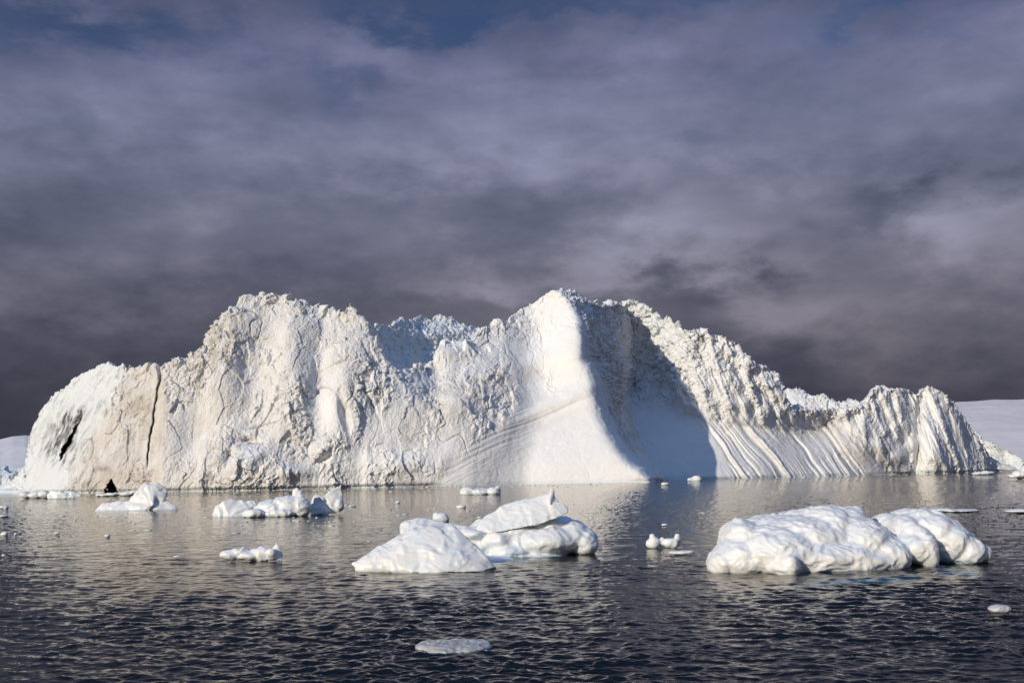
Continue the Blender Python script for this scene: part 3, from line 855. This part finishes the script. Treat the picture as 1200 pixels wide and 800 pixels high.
small('ice_floe', 'low knobbly white floe floating alone in the left foreground water',
      lambda m: [('e', 270, 650, 0, 12, 6, 9 * m), ('e', 280, 648, 2 * m, 12, 7, 9 * m), ('e', 290, 651, 0, 14, 5, 9 * m), ('e', 300, 650, 2 * m, 9, 7, 8 * m), ('e', 308, 650, 0, 9, 9, 8 * m), ('e', 306, 644, 2 * m, 4, 4, 4 * m),
                 ('h', [(315, 652, 0), (318, 641, 2 * m), (324, 635, 2 * m), (328, 643, 2 * m), (333, 650, 2 * m), (330, 657, 0), (316, 657, -4 * m), (324, 645, 12 * m)]), ('e', 318, 649, -3 * m, 7, 7, 6 * m), ('e', 285, 643, 3 * m, 3, 3, 3 * m)],
      (295, 655), group=g, seed=11)
small('ice_floe', 'small two-horned white floe in the dark water left of the largest floe',
      lambda m: [('e', 766, 636, 0, 9, 7, 7 * m), ('e', 764, 630, 0, 4, 5, 4 * m), ('e', 775, 636, 2 * m, 6, 4, 5 * m), ('e', 786, 636, 0, 11, 6, 7 * m), ('e', 794, 631, 0, 4, 6, 4 * m), ('e', 776, 632, 0, 2.5, 3, 3 * m)],
      (778, 640), group=g, seed=12)
small('ice_floe', 'thin flat pan of ice beside the two-horned floe',
      lambda m: [('e', 798, 647, 0, 15, 2.4, 9 * m), ('e', 806, 646.5, 0, 8, 2.0, 7 * m)], (798, 647.5), group=g, seed=13, amps=(0.01, 0.02, .005))
small('ice_floe', 'grey half-sunk pan of ice low in the centre foreground',
      lambda m: [('e', 540, 757, 0, 36, 5.6, .9), ('e', 522, 758.5, -.2, 26, 6.2, .8), ('e', 503, 757, 0, 16, 5, .5), ('e', 560, 754, .2, 14, 4, .5)], (535, 751), group=g, seed=14, amps=(.045, .02, .012), vox=.02,
      clear_fn=lambda v: .1 + 0 * v[:, 0], dirt_=.45, dull=.3)
small('ice_floe', 'tiny low white floe by itself below the right end of the largest floe',
      lambda m: [('e', 1171, 713, 0, 13, 4.5, .22), ('e', 1164, 713, .1, 6, 3, .15)], (1171, 714), group=g, seed=15, amps=(.02, .02, .006), vox=.018, dull=.4)
small('ice_floe', 'long low white floe close to the foot of the smooth ramp',
      lambda m: [('e', 548, 577, 0, 9, 6, 8 * m), ('e', 562, 577, 0, 14, 5, 8 * m), ('e', 578, 577, 0, 9, 6, 8 * m), ('e', 583, 573, 2 * m, 3, 4, 4 * m)], (563, 579), group=g, seed=16)
small('ice_floe', 'pale blue lump peeping over the left shoulder of the sculpted floe',
      lambda m: [('e', 517, 607, 0, 10, 7, 8 * m), ('e', 512, 604, 0, 5, 4, 5 * m)], (517, 610), group=g, seed=17, clear_fn=lambda v: .3 + 0 * v[:, 0])
small('ice_floe', 'small pointed white floe at the foot of the shaded bowl',
      lambda m: [('e', 811, 562, 0, 6, 2.5, 5 * m), ('e', 817, 561.5, 0, 6, 4, 5 * m), ('e', 819, 559.5, 0, 2.5, 2.5, 3 * m)], (814, 563), group=g, seed=18)
small('ice_floe', 'tiny white floe off the nose of the smooth ramp',
      lambda m: [('e', 779, 567, 0, 4.5, 2, 4 * m)], (779, 568), group=g, seed=19)
small('ice_floe', 'jumbled white floe cut off by the right edge of the picture',
      lambda m: [('e', 1186, 558, 0, 6, 2.6, 6 * m), ('e', 1194, 556, 0, 8, 5, 8 * m), ('e', 1204, 553, 2 * m, 9, 8, 9 * m), ('e', 1214, 556, 0, 9, 5, 8 * m)], (1196, 560.5), group=g, seed=20)
small('ice_floe', 'low white pan just before the foot of the right tower',
      lambda m: [('e', 1150, 554.5, 0, 12, 1.8, 6 * m), ('e', 1158, 553.5, 0, 8, 2, 5 * m)], (1152, 556), group=g, seed=21)
small('ice_floe', 'flat thin sheet of ice behind the right lobe of the largest floe',
      lambda m: [('e', 1122, 598, 0, 26, 1.5, 20 * m), ('e', 1104, 597, 0, 14, 1.8, 14 * m)], (1118, 598.6), group=g, seed=22, amps=(.03, .04, .01))
small('ice_floe', 'flat white pan at the right edge above the dark water',
      lambda m: [('e', 1192, 598.5, 0, 15, 2.2, 10 * m), ('e', 1208, 598.5, 0, 14, 2.2, 10 * m)], (1196, 600), group=g, seed=23, amps=(.03, .04, .01))
small('ice_floe', 'low heap of broken white ice at the very foot of the left end',
      lambda m: [('e', 30, 580, 0, 7, 4, 6 * m), ('e', 42, 580, 0, 9, 5, 7 * m), ('e', 52, 579, 0, 8, 5, 7 * m)], (40, 583.5), group=g, seed=24)
small('ice_floe', 'purple-grey wedge of shaded ice beside the broken heap at the left end',
      lambda m: [('h', [(54, 580, 0), (60, 574, 2 * m), (72, 576, 0), (84, 581, 0), (80, 585, -2 * m), (56, 585, -2 * m), (66, 578, 20 * m)]),
                 ('h', [(74, 576, 4 * m), (80, 574, 4 * m), (92, 578, 4 * m), (97, 581, 2 * m), (85, 585, 0), (76, 583, 0), (84, 578, 16 * m)])], (70, 584), group=g, seed=25, clear_fn=lambda v: .2 + 0 * v[:, 0])
small('ice_floe', 'thin line of broken ice under the black cave mouth',
      lambda m: [('e', 120, 580, 0, 8, 2, 6 * m), ('e', 133, 578.5, 0, 10, 2.6, 6 * m), ('e', 148, 578, 0, 10, 2.8, 6 * m), ('e', 158, 576, 0, 6, 2, 5 * m)], (137, 581), group=g, seed=26)
for k, (px, py, rx, ry_, lb) in enumerate([
        (4, 594, 6, 2.8, 'small white lump at the left edge, upper of two'), (4, 604, 7, 1.6, 'thin flat scrap at the left edge, lower of two'),
        (18, 625, 2.0, 1.8, 'tiny upright bit of ice beside a flat scrap near the left edge'), (5, 625, 4, 2.0, 'flat scrap of ice touching the left edge halfway down the water'),
        (126, 627, 3.6, 2.2, 'small dark-rimmed bit of ice below the peaked floe'), (67, 624, 4, 1.4, 'thin sliver of ice well left of the peaked floe'),
        (4, 650, 3, 1.8, 'tiny bit of ice low at the left edge'), (541, 593, 6, 2.6, 'small grey lump between the ramp foot and the sculpted floe'),
        (466, 588, 3, 1.6, 'tiny dark scrap in calm water right of the horned floe'), (779, 614, 4, 1.6, 'tiny white scrap above the two-horned floe'),
        (413, 592, 5, 1.2, 'thin dark sliver right beside the horned floe'), (1095, 566, 6, 1.0, 'thin pale sliver before the right tower')]):
    small('ice_chunk', lb, lambda m, px=px, py=py, rx=rx, ry_=ry_: [('e', px, py + .5, 0, rx, ry_, rx * m * .7), ('e', px - rx * .4, py + .5, 0, rx * .6, ry_ * .7, rx * m * .5)],
          (px, py + ry_ * .5), group='small scraps of drifting ice', cat='ice chunk', seed=30 + k, amps=None)

# brash: countless crumbs along the foot of the berg and in the calm lee
vs, fs = [], []
base_o = None
ico = bmesh.new(); bmesh.ops.create_icosphere(ico, subdivisions=1, radius=1)
iv = np.array([v.co[:] for v in ico.verts]); iff = np.array([[v.index for v in f.verts] for f in ico.faces]); ico.free()
cnt = 0
for k in range(760):
    if k < 300:
        px = rng.uniform(30, 760); py = hor(px) + 12.9 + abs(rng.normal()) * 1.6
        rr = rng.uniform(.10, .38)
    elif k < 360:
        px = rng.uniform(770, 1170); py = hor(px) + 9.6 + abs(rng.normal()) * 1.5
        rr = rng.uniform(.12, .4)
    else:
        px = rng.choice([rng.uniform(0, 420), rng.uniform(300, 700)]); py = hor(px) + 16 + abs(rng.normal()) * 22
        rr = rng.uniform(.03, .16)
    p = W(px, py, dist_at(px, py)); p[2] = 0
    s3 = rr * np.array([rng.uniform(1, 2.6), rng.uniform(1, 1.6), rng.uniform(.25, .7)])
    vs.append(iv * s3 * (1 + .25 * rng.normal(size=(len(iv), 1))) + p); fs.append(iff + cnt); cnt += len(iv)
vb = np.concatenate(vs); fbb = np.concatenate(fs)
o = mesh_obj('brash_ice', vb, fbb, M_FLOE, None, None, {'dirt': rng.rand(len(vb)) * .5, 'debris_and_shade': (vb[:, 0] * 0), 'clear_and_shade': vb[:, 0] * 0 + .2})
tag(o, 'countless crumbs of brash ice on the calm water along the iceberg foot', 'brash ice', None, 'stuff')

# ================================================================== WATER
def water_grid():
    rr = [0.4, 1.5, 3, 5, 7, 9, 11, 13, 15]
    pyv = np.arange(840, 562.0, -0.42)
    rr += [r for r in (CAM_H * F_PX / (pyv - 548.0)) if r > 15.5]
    r = max(rr)
    while r < 30000:
        r *= 1.12; rr.append(r)
    rr = np.array(rr)
    th = np.concatenate([np.linspace(-180, -34, 40)[:-1], np.linspace(-34, -27, 60)[:-1], np.linspace(-27, 27, 1250)[:-1], np.linspace(27, 34, 60)[:-1], np.linspace(34, 180, 41)])
    th = np.radians(th)
    Rr, Th = np.meshgrid(rr, th, indexing='ij')
    return Rr, Th


Rr, Th = water_grid()
X = Rr * np.sin(Th); Yw = Rr * np.cos(Th)
Z = np.zeros_like(X)
r2 = np.random.RandomState(3)
gx = np.stack([X / 9.0, Yw / 9.0, X * 0], -1)
gust = 0.75 + 0.5 * np.clip(perlin(gx) + 0.6 * perlin(gx / 4.1 + 3), -1, 1)
fade = 1.0 / (1 + (Rr / 150.0) ** 2)
wx = X + 0.25 * perlin(np.stack([X / 1.3, Yw / 1.3, X * 0 + 4], -1)); wy = Yw + 0.25 * perlin(np.stack([X / 1.3, Yw / 1.3, X * 0 + 9], -1))
for k in range(72):
    lam = 0.15 * (26.0 ** (r2.rand() ** 1.5))
    ang = R(80) + r2.normal() * R(42)
    kx = 2 * math.pi / lam
    slope = 0.046 if lam < 1.0 else 0.011
    amp = slope / kx
    ok = np.clip(1.3 - (Rr ** 2 / (CAM_H * F_PX)) / (lam * 1.2), 0, 1)   # the mesh cannot carry waves finer than its own cells
    ph = kx * (wx * math.cos(ang) + wy * math.sin(ang)) + r2.rand() * 6.283
    s = np.sin(ph)
    Z += amp * ok * (s + 0.18 * np.cos(2 * ph))
Z *= gust * sstep(4, 12, Rr) * (1 + .35 * sstep(70, 35, Rr))
ch = r2.normal(size=Z.shape); ch = (ch + 1.2 * np.roll(ch, 1, 1) + 1.2 * np.roll(ch, -1, 1) + .8 * np.roll(ch, 2, 1) + .8 * np.roll(ch, -2, 1)) / 2.3
calm = np.clip(.7 + 1.3 * fbm(np.stack([X / 45.0, Yw / 110.0, X * 0 + 6], -1), 3), .12, 1.3)
Z += 0.030 * ch * sstep(45, 130, Rr) * sstep(1500, 700, Rr) * calm
Z[Rr > 900] = 0
M_W, nt, nodes, links = mat('sea_water')
out = nodes.new('ShaderNodeOutputMaterial')
tc = nodes.new('ShaderNodeTexCoord').outputs['Object']
mp_ = nodes.new('ShaderNodeMapping'); mp_.inputs['Scale'].default_value = (0.8, 1.25, 1); links.new(tc, mp_.inputs[0])
h1 = noise_node(nodes, links, mp_.outputs[0], 3.2, 5, 0.6, 0.6)
h2 = noise_node(nodes, links, mp_.outputs[0], 0.6, 3, 0.55, 0.3)
mp3 = nodes.new('ShaderNodeMapping'); mp3.inputs['Scale'].default_value = (1.5, 0.30, 1); links.new(tc, mp3.inputs[0])
h3 = noise_node(nodes, links, mp3.outputs[0], 0.55, 4, 0.6, 0.2)
hs0 = mth(nodes, links, 'ADD', mth(nodes, links, 'MULTIPLY', h1, 0.30), mth(nodes, links, 'MULTIPLY', h2, 0.9))
hs = mth(nodes, links, 'ADD', hs0, mth(nodes, links, 'MULTIPLY', h3, 1.6))
bp = nodes.new('ShaderNodeBump'); bp.inputs['Strength'].default_value = 1.0; bp.inputs['Distance'].default_value = 0.06
links.new(hs, bp.inputs['Height'])
fr = nodes.new('ShaderNodeFresnel'); fr.inputs['IOR'].default_value = 1.33; links.new(bp.outputs[0], fr.inputs['Normal'])
gl = nodes.new('ShaderNodeBsdfGlossy'); gl.inputs['Roughness'].default_value = 0.02; gl.inputs['Color'].default_value = (.92, .89, .84, 1); links.new(bp.outputs[0], gl.inputs['Normal'])
tr = nodes.new('ShaderNodeBsdfTransparent'); tr.inputs['Color'].default_value = (0.55, 0.82, 0.86, 1)
mx = nodes.new('ShaderNodeMixShader'); links.new(fr.outputs[0], mx.inputs[0]); links.new(tr.outputs[0], mx.inputs[1]); links.new(gl.outputs[0], mx.inputs[2])
links.new(mx.outputs[0], out.inputs[0])
Vw = np.stack([X, Yw, Z], -1)
_e1 = Vw[3, 700] - Vw[2, 700]; _e2 = Vw[2, 701] - Vw[2, 700]
WSIGN = 1 if np.cross(_e2, _e1)[2] > 0 else -1      # the surface must face the sky
o = mesh_obj('water', Vw.reshape(-1, 3), grid_faces(*Vw.shape[:2]).reshape(-1, 4)[:, ::WSIGN], M_W)
tag(o, 'dark rippled sea reflecting the iceberg', None, None, 'structure')
M_D, nt, nodes, links = mat('deep_water')
out = nodes.new('ShaderNodeOutputMaterial')
df = nodes.new('ShaderNodeBsdfDiffuse'); links.new(df.outputs[0], out.inputs[0])
tc = nodes.new('ShaderNodeTexCoord').outputs['Object']
nn_ = noise_node(nodes, links, tc, 0.02, 3)
links.new(mixc(nodes, links, nn_, (0.004, 0.007, 0.010), (0.006, 0.010, 0.013)), df.inputs['Color'])
q = 30000
o = mesh_obj('seabed', [(-q, -q, -2.2), (q, -q, -2.2), (q, q, -2.2), (-q, q, -2.2)], [(0, 1, 2, 3)], M_D)
tag(o, 'dark depth under the sea surface', None, None, 'structure')

# ================================================================== SUN AND SKY
SUN_AZ = 41.0     # degrees to the left of straight behind the camera
SUN_EL = 19.0
to_sun = Vector((-math.sin(R(SUN_AZ)) * math.cos(R(SUN_EL)), -math.cos(R(SUN_AZ)) * math.cos(R(SUN_EL)), math.sin(R(SUN_EL))))
ld = bpy.data.lights.new('sun', 'SUN'); ld.energy = 3.6; ld.angle = R(0.5); ld.color = (1.0, 0.885, 0.72)
sun = bpy.data.objects.new('sun', ld); COL.objects.link(sun)
sun.rotation_euler = to_sun.to_track_quat('Z', 'Y').to_euler()
sun.location = (0, 0, 100)

w = bpy.data.worlds.new('World'); scene.world = w; w.use_nodes = True
nt = w.node_tree; nodes, links = nt.nodes, nt.links
nodes.clear()
wo = nodes.new('ShaderNodeOutputWorld'); bg = nodes.new('ShaderNodeBackground'); links.new(bg.outputs[0], wo.inputs[0])
bg.inputs['Strength'].default_value = 0.1
sky = nodes.new('ShaderNodeTexSky'); sky.sky_type = 'NISHITA'; sky.sun_disc = False
sky.sun_elevation = R(SUN_EL); sky.sun_rotation = math.atan2(to_sun.x, to_sun.y); sky.altitude = 0; sky.ozone_density = 2.5
co = nodes.new('ShaderNodeTexCoord').outputs['Generated']
sp = nodes.new('ShaderNodeSeparateXYZ'); links.new(co, sp.inputs[0])
dx, dy_, dz = sp.outputs
M = lambda op, a, b=None, c=None, clamp=False: mth(nodes, links, op, a, b, c, clamp)
az = M('MULTIPLY', M('ARCTAN2', dx, dy_), 57.2958)
el = M('MULTIPLY', M('ARCSINE', dz), 57.2958)
mpn = nodes.new('ShaderNodeMapping'); links.new(co, mpn.inputs[0]); mpn.inputs['Scale'].default_value = (1, 1, 3.0)
cv = mpn.outputs[0]
nA = noise_node(nodes, links, cv, 5.0, 6, 0.5, 0.1)
mpn2 = nodes.new('ShaderNodeMapping'); links.new(co, mpn2.inputs[0]); mpn2.inputs['Scale'].default_value = (1, 1, 2.1); mpn2.inputs['Location'].default_value = (3.1, 1.2, .4)
nB = noise_node(nodes, links, mpn2.outputs[0], 9.0, 7, 0.55, 0.0)
nC = noise_node(nodes, links, mpn2.outputs[0], 5.0, 4, 0.5, 0.2)
# warp the spot coordinates so that no cloud has a round edge
nE = noise_node(nodes, links, mpn2.outputs[0], 13.0, 8, 0.58, 0.0)
azw = M('ADD', az, M('MULTIPLY_ADD', nB, 22.0, -11.0))
elw = M('ADD', el, M('ADD', M('MULTIPLY_ADD', nC, 6.0, -3.0), M('MULTIPLY_ADD', nE, 7.0, -3.5)))


def px_dir(px, py):
    v = W(px, py, 100.0) - CAM
    v /= np.linalg.norm(v)
    return math.degrees(math.atan2(v[0], v[1])), math.degrees(math.asin(v[2]))


def spot(px, py, rx, ry, gain):
    a0, e0 = px_dir(px, py)
    ra, re = rx / 22.0, ry / 22.0
    a = M('DIVIDE', M('SUBTRACT', azw, a0), ra); e_ = M('DIVIDE', M('SUBTRACT', elw, e0), re)
    d2 = M('ADD', M('MULTIPLY', a, a), M('MULTIPLY', e_, e_))
    return M('MULTIPLY', M('EXPONENT', M('MULTIPLY', d2, -1.0)), gain)


lum = M('MULTIPLY_ADD', nA, 1.2, -0.57)
lum = M('ADD', lum, M('MULTIPLY_ADD', nB, 1.1, -0.55))
lum = M('ADD', lum, M('MULTIPLY_ADD', nE, 0.8, -0.22))
for s in [(60, 30, 260, 60, -.10), (600, 322, 150, 24, .55), (810, 290, 120, 42, .55), (1140, 285, 100, 65, .46), (930, 372, 85, 35, .40), (1020, 170, 200, 50, .22), (190, 312, 70, 25, .22),
          (370, 70, 160, 45, .16), (150, 120, 200, 45, .12), (700, 180, 200, 40, .10), (680, 60, 200, 30, .12), (1040, 252, 110, 20, -.55), (800, 352, 60, 26, -.45), (40, 470, 200, 60, -.55), (60, 400, 190, 25, -.16),
          (950, 470, 260, 40, -.28), (560, 265, 260, 26, -.12), (350, 400, 200, 50, -.12), (470, 235, 120, 20, -.10), (500, 180, 400, 60, .12)]:
    lum = M('ADD', lum, spot(*s))
gap = None
for s in [(110, 25, 170, 26, 1.0), (500, 2, 110, 18, .9), (395, 95, 60, 24, .5), (690, 6, 130, 16, .8), (1110, 0, 120, 24, 1.1), (640, 45, 80, 14, .4), (300, -60, 900, 26, .7), (900, -50, 700, 20, .7)]:
    sN = spot(*s)
    gap = sN if gap is None else M('ADD', gap, sN)
gap = M('MINIMUM', M('MULTIPLY', gap, 0.85), 0.9)
ramp = nodes.new('ShaderNodeValToRGB')
links.new(M('DIVIDE', el, 90.0, clamp=True), ramp.inputs[0])
cr = ramp.color_ramp
stops = [(0.0, (.055, .054, .072)), (3 / 90, (.072, .069, .092)), (8 / 90, (.108, .109, .144)), (12 / 90, (.125, .136, .192)), (17 / 90, (.128, .146, .225)), (21 / 90, (.120, .136, .228)), (26 / 90, (.055, .070, .125)),
         (42 / 90, (.05, .085, .16)), (62 / 90, (.14, .31, .64)), (1.0, (.18, .43, .92))]
cr.elements[0].position = 0; cr.elements[0].color = (*stops[0][1], 1)
cr.elements[1].position = 1; cr.elements[1].color = (*stops[-1][1], 1)
for p_, c_ in stops[1:-1]:
    e_ = cr.elements.new(p_); e_.color = (*c_, 1)
mulv = M('EXPONENT', M('MULTIPLY', M('SUBTRACT', lum, 0.06), 0.95))
vm = nodes.new('ShaderNodeVectorMath'); vm.operation = 'SCALE'; links.new(ramp.outputs[0], vm.inputs[0]); links.new(mulv, vm.inputs['Scale'])
# bright parts turn pinkish grey, dark parts stay violet
warm = mixc(nodes, links, M('MULTIPLY_ADD', lum, 1.2, 0.35, clamp=True), (.95, .98, 1.05), (1.08, 1.0, .95), 'MIX')
cl = mixc(nodes, links, 1.0, vm.outputs[0], warm, 'MULTIPLY')
vs10 = nodes.new('ShaderNodeVectorMath'); vs10.operation = 'SCALE'; links.new(cl, vs10.inputs[0]); vs10.inputs['Scale'].default_value = 10.0
blue = mixc(nodes, links, 1.0, sky.outputs[0], (0.31, 0.35, 0.48), 'MULTIPLY')
fin = mixc(nodes, links, gap, vs10.outputs[0], blue)
links.new(fin, bg.inputs['Color'])

# ================================================================== RENDER
scene.view_settings.view_transform = 'Standard'
scene.view_settings.look = 'None'
scene.view_settings.exposure = 0
scene.view_settings.gamma = 1
scene.render.resolution_x = 1024; scene.render.resolution_y = 682
scene.cycles.max_bounces = 6
scene.cycles.diffuse_bounces = 3
scene.cycles.transparent_max_bounces = 8
scene.cycles.sample_clamp_indirect = 6
scene.cycles.use_denoising = True
